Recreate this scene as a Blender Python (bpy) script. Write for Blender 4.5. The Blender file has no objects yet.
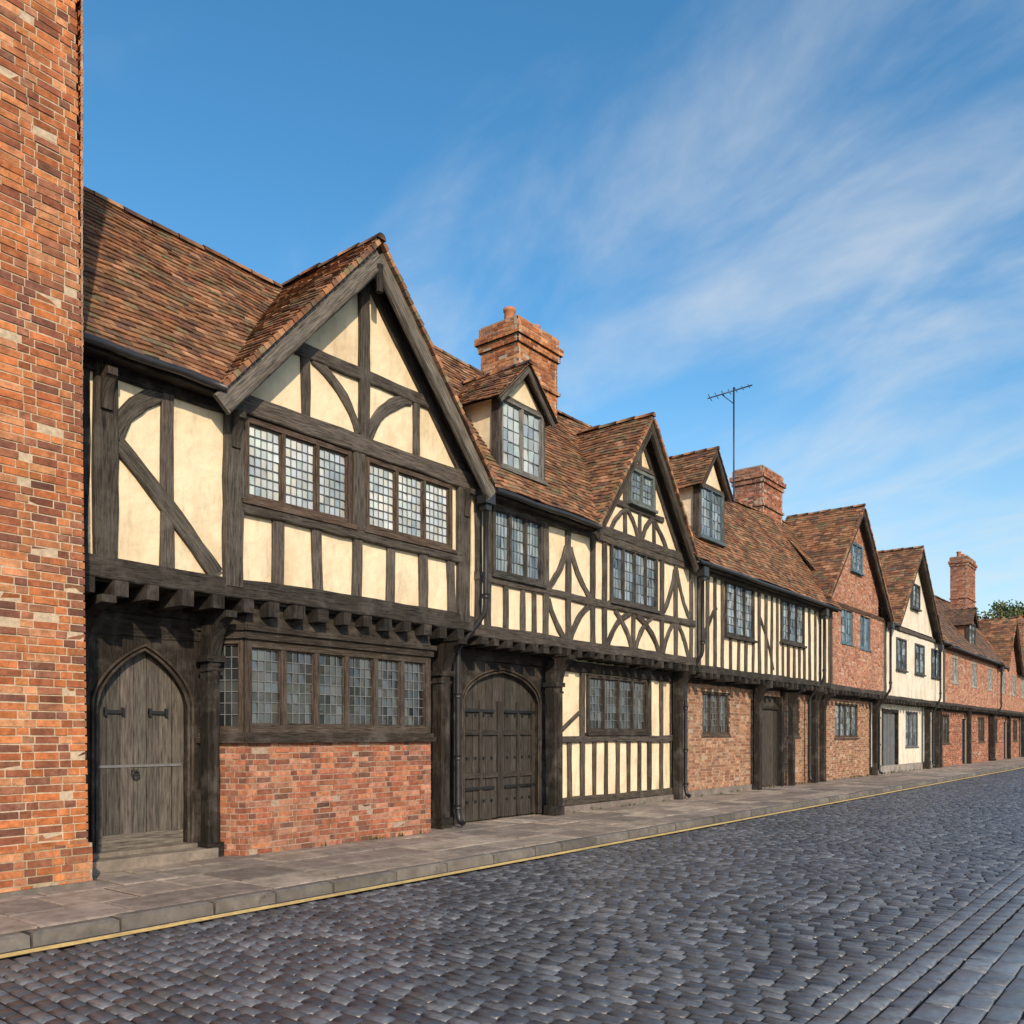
import bpy, math, random
import numpy as np
from mathutils import Vector, Matrix
random.seed(11); np.random.seed(11)
def U(a,b): return random.uniform(a,b)
sc=bpy.context.scene
COLL=sc.collection
# ---------------------------------------------------------------- materials
def nd(nt,t,**k):
    n=nt.nodes.new(t)
    for a,b in k.items(): setattr(n,a,b)
    return n
def mat(name,rough=.8,nscale=6,namt=.35,bscale=60,bstr=.4,bdist=.01,grain=None,spec=.3,stain=None,stain_amt=0,metal=0,rvar=.15,srange=(.45,.75),sscale=1.6,smap=(1.3,1.3,.5),stain2=None):
    m=bpy.data.materials.new(name); m.use_nodes=True; nt=m.node_tree; L=nt.links
    b=nt.nodes['Principled BSDF']
    b.inputs['Specular IOR Level'].default_value=spec; b.inputs['Metallic'].default_value=metal
    a=nd(nt,'ShaderNodeAttribute',attribute_name='Col')
    if grain:
        g=nd(nt,'ShaderNodeAttribute',attribute_name='G'); mp=nd(nt,'ShaderNodeMapping')
        mp.inputs['Scale'].default_value=grain; L.new(g.outputs['Vector'],mp.inputs['Vector']); vec=mp.outputs['Vector']
    else:
        g=nd(nt,'ShaderNodeNewGeometry'); vec=g.outputs['Position']
    n1=nd(nt,'ShaderNodeTexNoise'); n1.inputs['Scale'].default_value=nscale; n1.inputs['Detail'].default_value=4; n1.inputs['Roughness'].default_value=.65
    L.new(vec,n1.inputs['Vector'])
    mr=nd(nt,'ShaderNodeMapRange'); mr.inputs['From Min'].default_value=.3; mr.inputs['From Max'].default_value=.7
    mr.inputs['To Min'].default_value=1-namt; mr.inputs['To Max'].default_value=1+namt
    L.new(n1.outputs['Fac'],mr.inputs['Value'])
    vm=nd(nt,'ShaderNodeVectorMath',operation='SCALE'); L.new(a.outputs['Color'],vm.inputs[0]); L.new(mr.outputs['Result'],vm.inputs['Scale'])
    out=vm.outputs['Vector']
    for st in ([(stain,stain_amt,srange,sscale,smap)] if stain else [])+(stain2 or []):
        col,amt,rg,ss,sm=st
        gp=nd(nt,'ShaderNodeNewGeometry'); mp2=nd(nt,'ShaderNodeMapping'); mp2.inputs['Scale'].default_value=sm
        L.new(gp.outputs['Position'],mp2.inputs['Vector'])
        n3=nd(nt,'ShaderNodeTexNoise'); n3.inputs['Scale'].default_value=ss; n3.inputs['Detail'].default_value=5; n3.inputs['Roughness'].default_value=.62
        L.new(mp2.outputs['Vector'],n3.inputs['Vector'])
        m3=nd(nt,'ShaderNodeMapRange'); m3.inputs['From Min'].default_value=rg[0]; m3.inputs['From Max'].default_value=rg[1]; m3.inputs['To Max'].default_value=amt
        L.new(n3.outputs['Fac'],m3.inputs['Value'])
        mx=nd(nt,'ShaderNodeMix',data_type='RGBA'); L.new(m3.outputs['Result'],mx.inputs['Factor']); L.new(out,mx.inputs['A']); mx.inputs['B'].default_value=(*col,1)
        out=mx.outputs['Result']
    L.new(out,b.inputs['Base Color'])
    mr2=nd(nt,'ShaderNodeMapRange'); mr2.inputs['To Min'].default_value=max(.03,rough-rvar); mr2.inputs['To Max'].default_value=min(1,rough+rvar)
    L.new(n1.outputs['Fac'],mr2.inputs['Value']); L.new(mr2.outputs['Result'],b.inputs['Roughness'])
    if bstr>0:
        n2=nd(nt,'ShaderNodeTexNoise'); n2.inputs['Scale'].default_value=bscale; n2.inputs['Detail'].default_value=2; L.new(vec,n2.inputs['Vector'])
        bp=nd(nt,'ShaderNodeBump'); bp.inputs['Strength'].default_value=bstr; bp.inputs['Distance'].default_value=bdist
        L.new(n2.outputs['Fac'],bp.inputs['Height']); L.new(bp.outputs['Normal'],b.inputs['Normal'])
    return m
M={}
M['timber']=mat('weathered_oak',.82,3.2,.8,9,.9,.014,grain=(1.2,15,1),spec=.2,stain=(.17,.155,.14),stain_amt=.42,srange=(.5,.72),sscale=3,smap=(1,1,1))
M['plaster']=mat('lime_plaster',.92,5,.08,7,.6,.03,stain=(.44,.31,.18),stain_amt=.7,spec=.12,srange=(.49,.8),stain2=[((.30,.25,.19),.5,(.55,.74),5.0,(1.6,1.6,.35))])
M['brick']=mat('old_brick',.88,14,.38,70,.7,.007,spec=.2,stain=(.12,.07,.05),stain_amt=.6,srange=(.48,.78),stain2=[((.45,.36,.28),.3,(.58,.75),3.5,(1,1,1))])
M['mortar']=mat('mortar',.95,20,.25,80,.5,.005,spec=.1)
M['tile']=mat('clay_roof_tile',.85,9,.4,60,.5,.005,spec=.25,stain=(.085,.07,.035),stain_amt=.55,srange=(.48,.72),stain2=[((.20,.17,.12),.4,(.58,.72),6,(1,1,1))])
M['glass']=mat('old_leaded_glass',.08,3,.22,7,.35,.010,spec=1.0,rvar=.05)
M['lead']=mat('lead_came',.5,10,.2,40,0,.002,spec=.5)
M['iron']=mat('cast_iron',.4,8,.25,60,.2,.002,spec=.5)
M['sett']=mat('granite_sett',.36,18,.35,90,.5,.004,spec=.5,stain=(.05,.05,.056),stain_amt=.55,srange=(.42,.68),sscale=1.1,smap=(1,1,1))
M['slab']=mat('paving_stone',.72,7,.32,70,.4,.004,spec=.35,stain=(.11,.093,.08),stain_amt=.6,srange=(.42,.70),sscale=2.2,smap=(1,1,1),stain2=[((.05,.044,.04),.6,(.63,.70),9,(1,1,1))])
M['grit']=mat('road_grit',.95,30,.4,150,.5,.005,spec=.1)
M['paint']=mat('yellow_road_paint',.8,25,.2,120,.3,.003,spec=.2,stain=(.19,.16,.12),stain_amt=.45,sscale=6,smap=(1,1,1))
M['earth']=mat('grass_earth',.95,.8,.3,5,.4,.05,spec=.1)
M['leaf']=mat('foliage',.8,1.5,.3,5,0,spec=.2)
M['wood_door']=mat('door_planks',.78,3,.65,8,.9,.01,grain=(1.2,13,1),spec=.25)
# ---------------------------------------------------------------- mesh builder
class MB:
    def __init__(s): s.v=[];s.f=[];s.c=[];s.g=[]
    def add(s,vs,fs,col,g=None):
        o=len(s.v); T=XF[0]
        s.v+= [T(p) for p in vs] if T else list(vs)
        s.f+=[tuple(i+o for i in f) for f in fs]
        s.c+=[col]*len(fs); s.g+= g if g else list(vs)
XF=[None]
def frame_xf(p0,p1):
    dx,dy=p1[0]-p0[0],p1[1]-p0[1]; l=math.hypot(dx,dy); dx/=l;dy/=l
    return (lambda p:(p0[0]+dx*p[0]-dy*p[1], p0[1]+dy*p[0]+dx*p[1], p[2])), l
def mesh_obj(name,mb,m,parent=None,smooth=False):
    me=bpy.data.meshes.new(name); me.from_pydata(mb.v,[],mb.f)
    n=len(mb.f)
    c=np.ones((n,4),dtype=np.float32); c[:,:3]=np.array(mb.c,dtype=np.float32)
    at=me.attributes.new('Col','FLOAT_COLOR','FACE'); at.data.foreach_set('color',c.ravel())
    at=me.attributes.new('G','FLOAT_VECTOR','POINT'); at.data.foreach_set('vector',np.array(mb.g,dtype=np.float32).ravel())
    if smooth: me.polygons.foreach_set('use_smooth',[True]*n)
    me.materials.append(m); me.update()
    ob=bpy.data.objects.new(name,me); COLL.objects.link(ob)
    if parent:
        ob.parent=parent; ob.location=-parent.location
    return ob
class House:
    def __init__(s,name,loc):
        s.root=bpy.data.objects.new(name,None); s.root.location=loc; s.root.empty_display_size=.5; COLL.objects.link(s.root); s.parts={}
    def p(s,part,m,smooth=False):
        if part not in s.parts: s.parts[part]=(MB(),m,smooth)
        return s.parts[part][0]
    def done(s):
        for k,(mb,m,sm) in s.parts.items():
            if mb.f: mesh_obj(k,mb,M[m],s.root,sm)
def vary(c,a=.12,h=.03):
    k=1+U(-a,a); return (max(0,c[0]*k*(1+U(-h,h))),max(0,c[1]*k),max(0,c[2]*k*(1+U(-h,h))))
def box(mb,x0,x1,y0,y1,z0,z1,col,g=None):
    vs=[(x0,y0,z0),(x1,y0,z0),(x1,y1,z0),(x0,y1,z0),(x0,y0,z1),(x1,y0,z1),(x1,y1,z1),(x0,y1,z1)]
    r=U(0,50)
    if (z1-z0)>=(x1-x0): g=[(v[2]+r,v[0]+v[1],r) for v in vs]
    else: g=[(v[0]+r,v[2]+v[1],r) for v in vs]
    mb.add(vs,[(0,1,5,4),(1,2,6,5),(2,3,7,6),(3,0,4,7),(4,5,6,7),(3,2,1,0)],col,g)
def prism_xz(mb,poly,y0,y1,col):
    n=len(poly); vs=[(x,y0,z) for x,z in poly]+[(x,y1,z) for x,z in poly]
    fs=[tuple(range(n)),tuple(range(2*n-1,n-1,-1))]+[(i,(i+1)%n,(i+1)%n+n,i+n) for i in range(n)]
    r=U(0,50); mb.add(vs,fs,col,[(v[2]+r,v[0],r) for v in vs])
def prism_yz(mb,poly,x0,x1,col):
    n=len(poly); vs=[(x0,y,z) for y,z in poly]+[(x1,y,z) for y,z in poly]
    fs=[tuple(range(n)),tuple(range(2*n-1,n-1,-1))]+[(i,(i+1)%n,(i+1)%n+n,i+n) for i in range(n)]
    r=U(0,50); mb.add(vs,fs,col,[(v[2]+r,v[0]+v[1],r) for v in vs])
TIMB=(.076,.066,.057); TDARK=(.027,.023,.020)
def beam(mb,x0,z0,x1,z1,w,yf,yb=None,sag=0,col=TIMB,j=.012):
    yf=yf+U(-.007,.007)
    if yb is None: yb=yf+.12
    dx,dz=x1-x0,z1-z0; Ln=math.hypot(dx,dz); dx/=Ln;dz/=Ln; nx,nz=-dz,dx
    n=max(2,int(Ln/.3)); 
    if sag: n=max(n,9)
    vs=[];g=[];r=U(0,60); b=.014; jl=U(-j,j);jr=U(-j,j)
    for i in range(n+1):
        t=i/n; off=sag*4*t*(1-t); px=x0+dx*Ln*t+nx*off; pz=z0+dz*Ln*t+nz*off
        sl=sag*4*(1-2*t)/Ln; tx,tz=dx+nx*sl,dz+nz*sl; q=math.hypot(tx,tz); mx,mz=-tz/q,tx/q
        jl=jl*.6+U(-j,j); jr=jr*.6+U(-j,j); a=-w/2+jl; c=w/2+jr; fy=yf+U(-.004,.004)
        for (o,y) in ((a,yb),(a,fy+b),(a+b,fy),(c-b,fy),(c,fy+b),(c,yb)):
            vs.append((px+mx*o,y,pz+mz*o)); g.append((t*Ln+r,o+(y-yf)*1.1,r))
    fs=[]
    for i in range(n):
        o=i*6
        for k in range(5): fs.append((o+k,o+k+1,o+k+7,o+k+6))
    fs.append(tuple(range(6))); fs.append(tuple(range(n*6+5,n*6-1,-1)))
    mb.add(vs,fs,vary(col,.3),g)
def tube(mb,pts,r,n=8,col=(.02,.02,.022)):
    pts=[Vector(p) for p in pts]; vs=[];fs=[]
    for i,p in enumerate(pts):
        d=(pts[min(i+1,len(pts)-1)]-pts[max(i-1,0)]).normalized()
        a=d.orthogonal().normalized() if i==0 else (a-d*a.dot(d)).normalized()
        b=d.cross(a)
        for k in range(n):
            t=2*math.pi*k/n; q=p+a*math.cos(t)*r+b*math.sin(t)*r; vs.append(tuple(q))
    for i in range(len(pts)-1):
        for k in range(n): fs.append((i*n+k,i*n+(k+1)%n,(i+1)*n+(k+1)%n,(i+1)*n+k))
    fs.append(tuple(range(n))); fs.append(tuple(range(len(pts)*n-1,(len(pts)-1)*n-1,-1)))
    mb.add(vs,fs,col)
def cells(mb,x0,x1,z0,z1,y0,y1,holes,col):
    xs=sorted(set([x0,x1]+[min(max(h[i],x0),x1) for h in holes for i in (0,1)])); zs=sorted(set([z0,z1]+[min(max(h[i],z0),z1) for h in holes for i in (2,3)]))
    for i in range(len(xs)-1):
        for k in range(len(zs)-1):
            cx,cz=(xs[i]+xs[i+1])/2,(zs[k]+zs[k+1])/2
            if any(h[0]<cx<h[1] and h[2]<cz<h[3] for h in holes): continue
            vs=[(xs[i],y0,zs[k]),(xs[i+1],y0,zs[k]),(xs[i+1],y0,zs[k+1]),(xs[i],y0,zs[k+1])]
            vb=[(a,y1,c) for a,_,c in vs]
            mb.add(vs+vb,[(0,1,2,3),(0,1,5,4),(1,2,6,5),(2,3,7,6),(3,0,4,7)],col)
PAL_L=[(.47,.16,.06),(.40,.135,.05),(.50,.19,.075),(.35,.115,.05),(.44,.165,.07),(.25,.09,.05),(.52,.24,.12),(.31,.13,.075),(.19,.08,.055)]
PAL_A=[(.46,.17,.065),(.40,.135,.05),(.50,.21,.09),(.33,.11,.05),(.44,.18,.08),(.24,.095,.05),(.54,.26,.13)]
PAL_B=[(.36,.13,.075),(.30,.105,.06),(.40,.165,.09),(.25,.095,.06),(.42,.20,.13),(.17,.08,.06),(.33,.15,.10)]
PAL_C=[(.36,.19,.115),(.30,.15,.09),(.42,.25,.16),(.24,.12,.08),(.34,.22,.14)]
def bricks(H,x0,x1,z0,z1,yf,holes=(),pal=PAL_A,lim=None,mort=(.42,.34,.26),part='brickwork',thick=.22,bl=.225,ch=.075,jt=.013,va=.18):
    mb=H.p(part,'brick'); mm=H.p('mortar','mortar')
    if lim is None: cells(mm,x0,x1,z0,z1,yf+.007,yf+thick,list(holes),mort)
    z=z0; r=0
    while z<z1-.01:
        zt=min(z+ch-jt,z1); a0,a1=(x0,x1) if lim is None else lim(z+ch/2)
        if a1-a0<.05: z+=ch;r+=1;continue
        x=x0-(.0 if r%2 else (bl+bl/2)/2)+U(-.01,.01); k=r%2
        row=[]
        while x<a1:
            l=(bl if k%2==0 else bl/2)*(1+U(-.04,.04)); k+=1
            row.append((x,x+l-jt)); x+=l
        cz=(z+zt)/2
        for (a,b) in row:
            if min(b,a1)-max(a,a0)<.02: continue
            segs=[(max(a,a0),min(b,a1))]
            for h in holes:
                if h[2]<cz<h[3]:
                    ns=[]
                    for s,e in segs:
                        if e<=h[0] or s>=h[1]: ns.append((s,e))
                        else:
                            if s<h[0]: ns.append((s,h[0]))
                            if e>h[1]: ns.append((h[1],e))
                    segs=ns
            for s,e in segs:
                if e-s<.02: continue
                c=vary(random.choice(pal),va,.05); y=yf+U(-.005,.004); y2=yf+.03
                if U(0,1)<.05: y+=.008; c=tuple(v*.6 for v in c)
                q=[U(-.003,.003) for _ in range(4)]
                vs=[(s,y+q[0],z+q[1]),(e,y+q[2],z+q[3]),(e,y+q[1],zt+q[0]),(s,y+q[3],zt+q[2]),(s,y2,z),(e,y2,z),(e,y2,zt),(s,y2,zt)]
                mb.add(vs,[(0,1,2,3),(1,0,4,5),(2,1,5,6),(3,2,6,7),(0,3,7,4)],c)
        z+=ch; r+=1
TP=[(.27,.125,.062),(.21,.093,.05),(.31,.155,.08),(.15,.075,.045),(.24,.125,.07),(.34,.185,.105),(.125,.07,.05),(.17,.13,.075)]
def slope(H,O,Ud,Lu,S,Ls,w=.17,g=.105,pal=TP,part='roof_tiles',lim=None,sagz=0):
    O=Vector(O);Ud=Vector(Ud).normalized();S=Vector(S).normalized();N=Ud.cross(S)
    if N.z<0: N=-N
    mb=H.p(part,'tile'); p1,p2=U(0,6),U(0,6)
    def P(u,s,h):
        d=.028*math.sin(u*1.1+p1)*math.sin(s*1.5+p2)+.012*math.sin(u*3.7+p2)
        q=O+Ud*u+S*s+N*(h+d); return (q.x,q.y,q.z-sagz*math.sin(math.pi*min(max(u/Lu,0),1))*s/Ls)
    n=max(2,int(Lu/.3)); k=max(2,int(Ls/.3)); dk=H.p('roof_deck','timber')
    vs=[P(Lu*i/n,Ls*j/k,-.03) for i in range(n+1) for j in range(k+1)]
    fs=[(i*(k+1)+j,(i+1)*(k+1)+j,(i+1)*(k+1)+j+1,i*(k+1)+j+1) for i in range(n) for j in range(k)
        if lim is None or (lim(Lu*(i+.5)/n,Ls*(j+.5)/k))]
    dk.add(vs,fs,(.08,.05,.035))
    rows=int(Ls/g)
    for r in range(rows+1):
        s0=r*g-.03; s1=min(s0+g*1.7,Ls)
        u=-(w/2 if r%2 else 0)
        while u<Lu:
            a=max(u,0)+.002; b=min(u+w,Lu)-.002; u+=w
            if b-a<.03: continue
            if lim and not lim((a+b)/2,s0+.05): continue
            j=U(-.007,.007); h0=.036+U(-.006,.010); t=.018; h1=.008; sj=s0+U(-.008,.008); tl=U(-.006,.006)
            if U(0,1)<.03: sj-=.02; tl=U(-.015,.015)
            vs=[P(a,sj,h0-t),P(b,sj+tl,h0-t),P(b,sj+tl,h0),P(a,sj,h0+j*.5),P(b,s1,h1),P(a,s1,h1)]
            mb.add(vs,[(0,1,2,3),(3,2,4,5),(0,3,5),(1,4,2)],vary(random.choice(pal),.2,.06))
def ridge(H,p0,p1,r=.085,seg=.38,pal=TP,sagz=0):
    p0=Vector(p0);p1=Vector(p1);L=(p1-p0).length;d=(p1-p0).normalized(); sd=Vector((0,0,1)).cross(d).normalized()
    mb=H.p('ridge_tiles','tile',True); n=max(1,int(L/seg))
    for i in range(n):
        a=p0+d*(L*i/n); b=p0+d*(L*(i+1)/n-.012); dz=U(-.012,.012); rr=r*(1+U(-.06,.06)); vs=[]
        a.z-=sagz*math.sin(math.pi*i/n); b.z-=sagz*math.sin(math.pi*(i+1)/n)
        for q,k in ((a,1.0),(b,.94)):
            for j in range(7):
                t=math.pi*j/6-.0; vs.append(tuple(q+sd*math.cos(t)*rr*k+Vector((0,0,math.sin(t)*rr*k-.03+dz))))
        fs=[(j,j+1,j+8,j+7) for j in range(6)]+[tuple(range(7)),tuple(range(13,6,-1))]
        mb.add(vs,fs,vary(random.choice(pal),.2))
def main_roof(H,x0,x1,yE,zE,yR,zR,w=.17,g=.105,pal=TP,gaps=(),sag=.06):
    Ls=math.hypot(yR-yE,zR-zE); sz=(zR-zE)/Ls
    def lim(u,s):
        x=x0+u; z=zE+s*sz
        for a,b,zf,za in gaps:
            xm=(a+b)/2; h=za-(za-zf)*abs(x-xm)/(xm-a)
            if a<x<b and z<h-.12: return False
        return True
    slope(H,(x0,yE,zE),(1,0,0),x1-x0,(0,yR-yE,zR-zE),Ls,w,g,pal,lim=lim if gaps else None,sagz=sag)
    yb=2*yR-yE
    mb=H.p('roof_deck','timber'); mb.add([(x0,yb,zE),(x1,yb,zE),(x1,yR,zR-.03-sag),(x0,yR,zR-.03-sag)],[(0,1,2,3)],(.12,.06,.04))
    ridge(H,(x0,yR,zR+.02),(x1,yR,zR+.02),pal=pal,sagz=sag)
    for xx in (x0+.03,x1-.15):
        prism_yz(H.p('end_walls','plaster'),[(yE+.3,zE-.3),(yb-.3,zE-.3),(yb-.3,zE),(yR,zR-.15),(yE+.3,zE+.2)],xx,xx+.12,(.45,.36,.26))
    t=H.p('fascia','timber'); segs=[(x0,x1)]
    for a,b,zf,za in gaps:
        ns=[]
        for s,e in segs:
            if e<=a or s>=b: ns.append((s,e))
            else:
                if s<a: ns.append((s,a+.05))
                if e>b: ns.append((b-.05,e))
        segs=ns
    for s,e in segs:
        if e-s<.1: continue
        box(t,s,e,yE+.04,yE+.09,zE-.13,zE-.02,(.04,.033,.028)); box(t,s,e,yE+.09,yE+.45,zE-.10,zE-.06,(.05,.04,.035))
        tube(H.p('gutter','iron',True),[(s+(e-s)*i/6,yE-.03,zE-.06+.010*math.sin(i*2)) for i in range(7)],.05,8,(.025,.025,.027))
PANE_REFL={'pale':((.26,.31,.35),(.70,.74,.74)),'dark':((.014,.018,.021),(.11,.12,.125)),'mid':((.07,.11,.15),(.38,.45,.50))}
def window(H,x0,x1,z0,z1,yf,n=3,nx=4,nz=6,pal='pale',fw=.065,fc=(.070,.052,.040),mw=.055,transom=None,lw=.010,sill=True):
    F=H.p('window_frames','timber'); G=H.p('window_panes','glass'); Ld=H.p('window_leads','lead')
    yb=yf+.13
    box(F,x0,x0+fw,yf,yb,z0,z1,vary(fc)); box(F,x1-fw,x1,yf,yb,z0,z1,vary(fc))
    box(F,x0+fw,x1-fw,yf+.003,yb,z1-fw,z1,vary(fc)); box(F,x0+fw,x1-fw,yf+.003,yb,z0,z0+fw,vary(fc))
    if sill: box(F,x0-.06,x1+.06,yf-.05,yb,z0-.06,z0-.002,vary(fc))
    W=(x1-x0-2*fw-(n-1)*mw)/n
    yg=yf+.06; A,B=PANE_REFL[pal]
    for i in range(n):
        a=x0+fw+i*(W+mw); b=a+W
        if i<n-1: box(F,b,b+mw,yf+.01,yb,z0+fw,z1-fw,vary(fc))
        c=.022; 
        for q in ((a,a+c,z0+fw,z1-fw),(b-c,b,z0+fw,z1-fw)): box(F,q[0],q[1],yf+.035,yb,q[2],q[3],vary(fc))
        for q in ((a+c,b-c,z0+fw,z0+fw+c),(a+c,b-c,z1-fw-c,z1-fw)): box(F,q[0],q[1],yf+.037,yb,q[2],q[3],vary(fc))
        za,zb=z0+fw+c,z1-fw-c; aa,bb=a+c,b-c
        if transom: box(F,aa,bb,yf+.02,yb,za+(zb-za)*transom-.025,za+(zb-za)*transom+.025,vary(fc))
        p1,p2,f1,f2=U(0,6),U(0,6),U(2,5),U(2,5); base=U(.3,.7)
        for k in range(nx):
            for l in range(nz):
                xa,xb=aa+(bb-aa)*k/nx,aa+(bb-aa)*(k+1)/nx; zc,zd=za+(zb-za)*l/nz,za+(zb-za)*(l+1)/nz
                tx,tz=U(-.05,.05)*(xb-xa),U(-.05,.05)*(zd-zc)
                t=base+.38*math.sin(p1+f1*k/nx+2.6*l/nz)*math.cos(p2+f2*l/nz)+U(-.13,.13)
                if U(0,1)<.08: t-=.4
                if pal=='pale': t+=.25*(l/nz)-.08  # painted sky reflection grows paler towards the top panes
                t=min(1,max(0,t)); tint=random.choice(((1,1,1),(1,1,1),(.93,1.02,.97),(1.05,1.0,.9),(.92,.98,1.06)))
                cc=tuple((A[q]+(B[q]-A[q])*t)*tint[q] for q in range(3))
                G.add([(xa,yg-tx-tz,zc),(xb,yg+tx-tz,zc),(xb,yg+tx+tz,zd),(xa,yg-tx+tz,zd)],[(0,1,2,3)],cc)
        lc=(.10,.105,.11) if pal!='dark' else (.15,.155,.16)  # leads on dark windows coloured lighter to stand for reflected light
        for k in range(1,nx): x=aa+(bb-aa)*k/nx; box(Ld,x-lw/2,x+lw/2,yg-.014,yg-.007,za,zb,lc)
        for l in range(1,nz): z=za+(zb-za)*l/nz; box(Ld,aa,bb,yg-.016,yg-.0075,z-lw/2,z+lw/2,lc)
def jetty(H,x0,x1,zt,yf,yback,h=.25,step=.40,col=TDARK,jl=.17):
    T=H.p('timber_frame','timber')
    beam(T,x0,zt-h/2,x1,zt-h/2,h,yf-.03,yf+.2,col=(.050,.043,.037))
    x=x0+.12
    while x<x1-.1:
        w=U(.12,.18); zb=zt-h-jl+U(-.02,.02)
        box(T,x,x+w,yf-.07+U(-.03,.03),yback+.02,zb,zt-h-.003,vary(col,.4)); x+=step+U(-.05,.05)
    box(T,x0,x1,yf+.05,yback+.05,zt-h-.02,zt-h+.02,(.03,.025,.02))
def bracket(H,x,w,ybk,yfr,z0,z1,col=TDARK):
    pts=[(ybk,z0)]; n=7
    for i in range(n+1):
        t=i/n; a=t*math.pi/2
        pts.append((ybk-.06-(ybk-.06-yfr)*(1-math.cos(a)), z0+(z1-.08-z0)*math.sin(a)))
    pts+= [(yfr,z1),(ybk,z1)]
    prism_yz(H.p('brackets','timber'),pts,x-w/2,x+w/2,vary(col,.2))
def post(H,x,w,y,z0,z1,col=TDARK,cap=True):
    T=H.p('posts','timber')
    beam(T,x,z0,x,z1,w,y,y+w,col=col)
    if cap:
        box(T,x-w/2-.04,x+w/2+.04,y-.04,y+w+.04,z1-.5,z1-.42,vary(col)); box(T,x-w/2-.02,x+w/2+.02,y-.02,y+w+.02,z1-.62,z1-.58,vary(col)); box(T,x-w/2-.03,x+w/2+.03,y-.03,y+w+.03,z0,z0+.18,vary(col))
        tube(T,[(x,y-.01,z0+.18),(x,y-.01,z1-.62)],w*.28,8,vary(col))
def pipe(H,x,yw,ylow,ztop,zj,z0=.02,dx=0):
    I=H.p('drainpipe','iron',True); 
    pts=[(x,yw,ztop),(x,yw,(ztop+zj)/2),(x,yw,zj+.25),(x,yw+.03,zj+.15),(x+dx*.5,(yw+ylow)/2,zj-.12),(x+dx,ylow-.02,zj-.38),(x+dx,ylow,zj-.5),(x+dx,ylow,1.2),(x+dx,ylow,.25),(x+dx,ylow-.03,.12),(x+dx,ylow-.12,z0+.04)]
    tube(I,pts,.045,10)
    B=H.p('pipe_collars','iron')
    box(B,x-.12,x+.12,yw-.11,yw+.08,ztop-.04,ztop+.18,(.025,.025,.027)); box(B,x-.07,x+.07,yw-.07,yw+.07,ztop-.14,ztop-.04,(.025,.025,.027))
    for z in (zj+.4,): tube(I,[(x,yw,z),(x,yw,z+.07)],.062,10)
    for z in (2.1,1.1,.3): tube(I,[(x+dx,ylow,z),(x+dx,ylow,z+.07)],.062,10)
def gable(H,x0,x1,zf,za,yo,yw,yb,wallcol,bw=.22,bcol=(.10,.088,.075),w=.17,g=.105,pal=TP,inset=.28,brick=None,holes=()):
    xa=(x0+x1)/2; Ls=math.hypot(xa-x0,za-zf)
    slope(H,(x0,yo,zf),(0,1,0),yb-yo,(xa-x0,0,za-zf),Ls,w,g,pal)
    slope(H,(x1,yo,zf),(0,1,0),yb-yo,(xa-x1,0,za-zf),Ls,w,g,pal)
    ridge(H,(xa,yo-.03,za+.02),(xa,yb,za+.02),pal=pal)
    B=H.p('bargeboards','timber'); V=H.p('verge_tiles','tile'); sx,sz=(xa-x0)/Ls,(za-zf)/Ls
    o=bw/2+.03
    for s,xe in ((1,x0),(-1,x1)):
        beam(B,xe+s*(sz*o-sx*.15),zf-sx*o-sz*.15,xa+s*.02,za-o/sx,bw,yo+.02+.002*s,yo+.08,col=bcol,j=.004)
        beam(B,xe+s*(sz*(bw+.0)-sx*.12),zf-sx*(bw+.0)-sz*.12,xa+s*.02,za-(bw+.0)/sx,.05,yo+.0,yo+.04,col=bcol,j=.003)
        n=int(Ls/g)
        for i in range(n):
            s0,s1=i*g,(i+1)*g-.008; q=[]
            for ss,hh in ((s0,-.045),(s1,-.045),(s1,.012),(s0,.026)):
                q.append((xe+s*(sx*ss-sz*hh),zf+sz*ss+sx*hh))
            prism_xz(V,q,yo-.035+U(-.010,.006),yo+.03,vary(tuple(v*1.25 for v in random.choice(pal)),.2))
    W=H.p('plaster_walls','plaster'); slp=(za-zf)/(xa-x0)
    a=x0+inset
    if brick is None:
        prism_xz(W,[(a,zf-.1),(x1-inset,zf-.1),(x1-inset,zf+slp*inset-.15),(xa,za-.15),(a,zf+slp*inset-.15)],yw+.05,yw+.2,wallcol)
    else:
        prism_xz(H.p('mortar','mortar'),[(a,zf-.1),(x1-inset,zf-.1),(x1-inset,zf+slp*inset-.1),(xa,za-.1),(a,zf+slp*inset-.1)],yw+.008,yw+.2,(.38,.30,.24))
        bricks(H,a,x1-inset,zf-.1,za-.15,yw,holes,brick,lim=lambda z:(max(a,x0+(z-zf)/slp+.02),min(x1-inset,x1-(z-zf)/slp-.02)))
    D=H.p('roof_soffit','timber')
    for xe in (x0,x1):
        D.add([(xe,yo+.05,zf-.06),(xe,yw+.1,zf-.06),(xa,yw+.1,za-.06),(xa,yo+.05,za-.06)],[(0,1,2,3)],(.08,.065,.05))
    return xa
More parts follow.
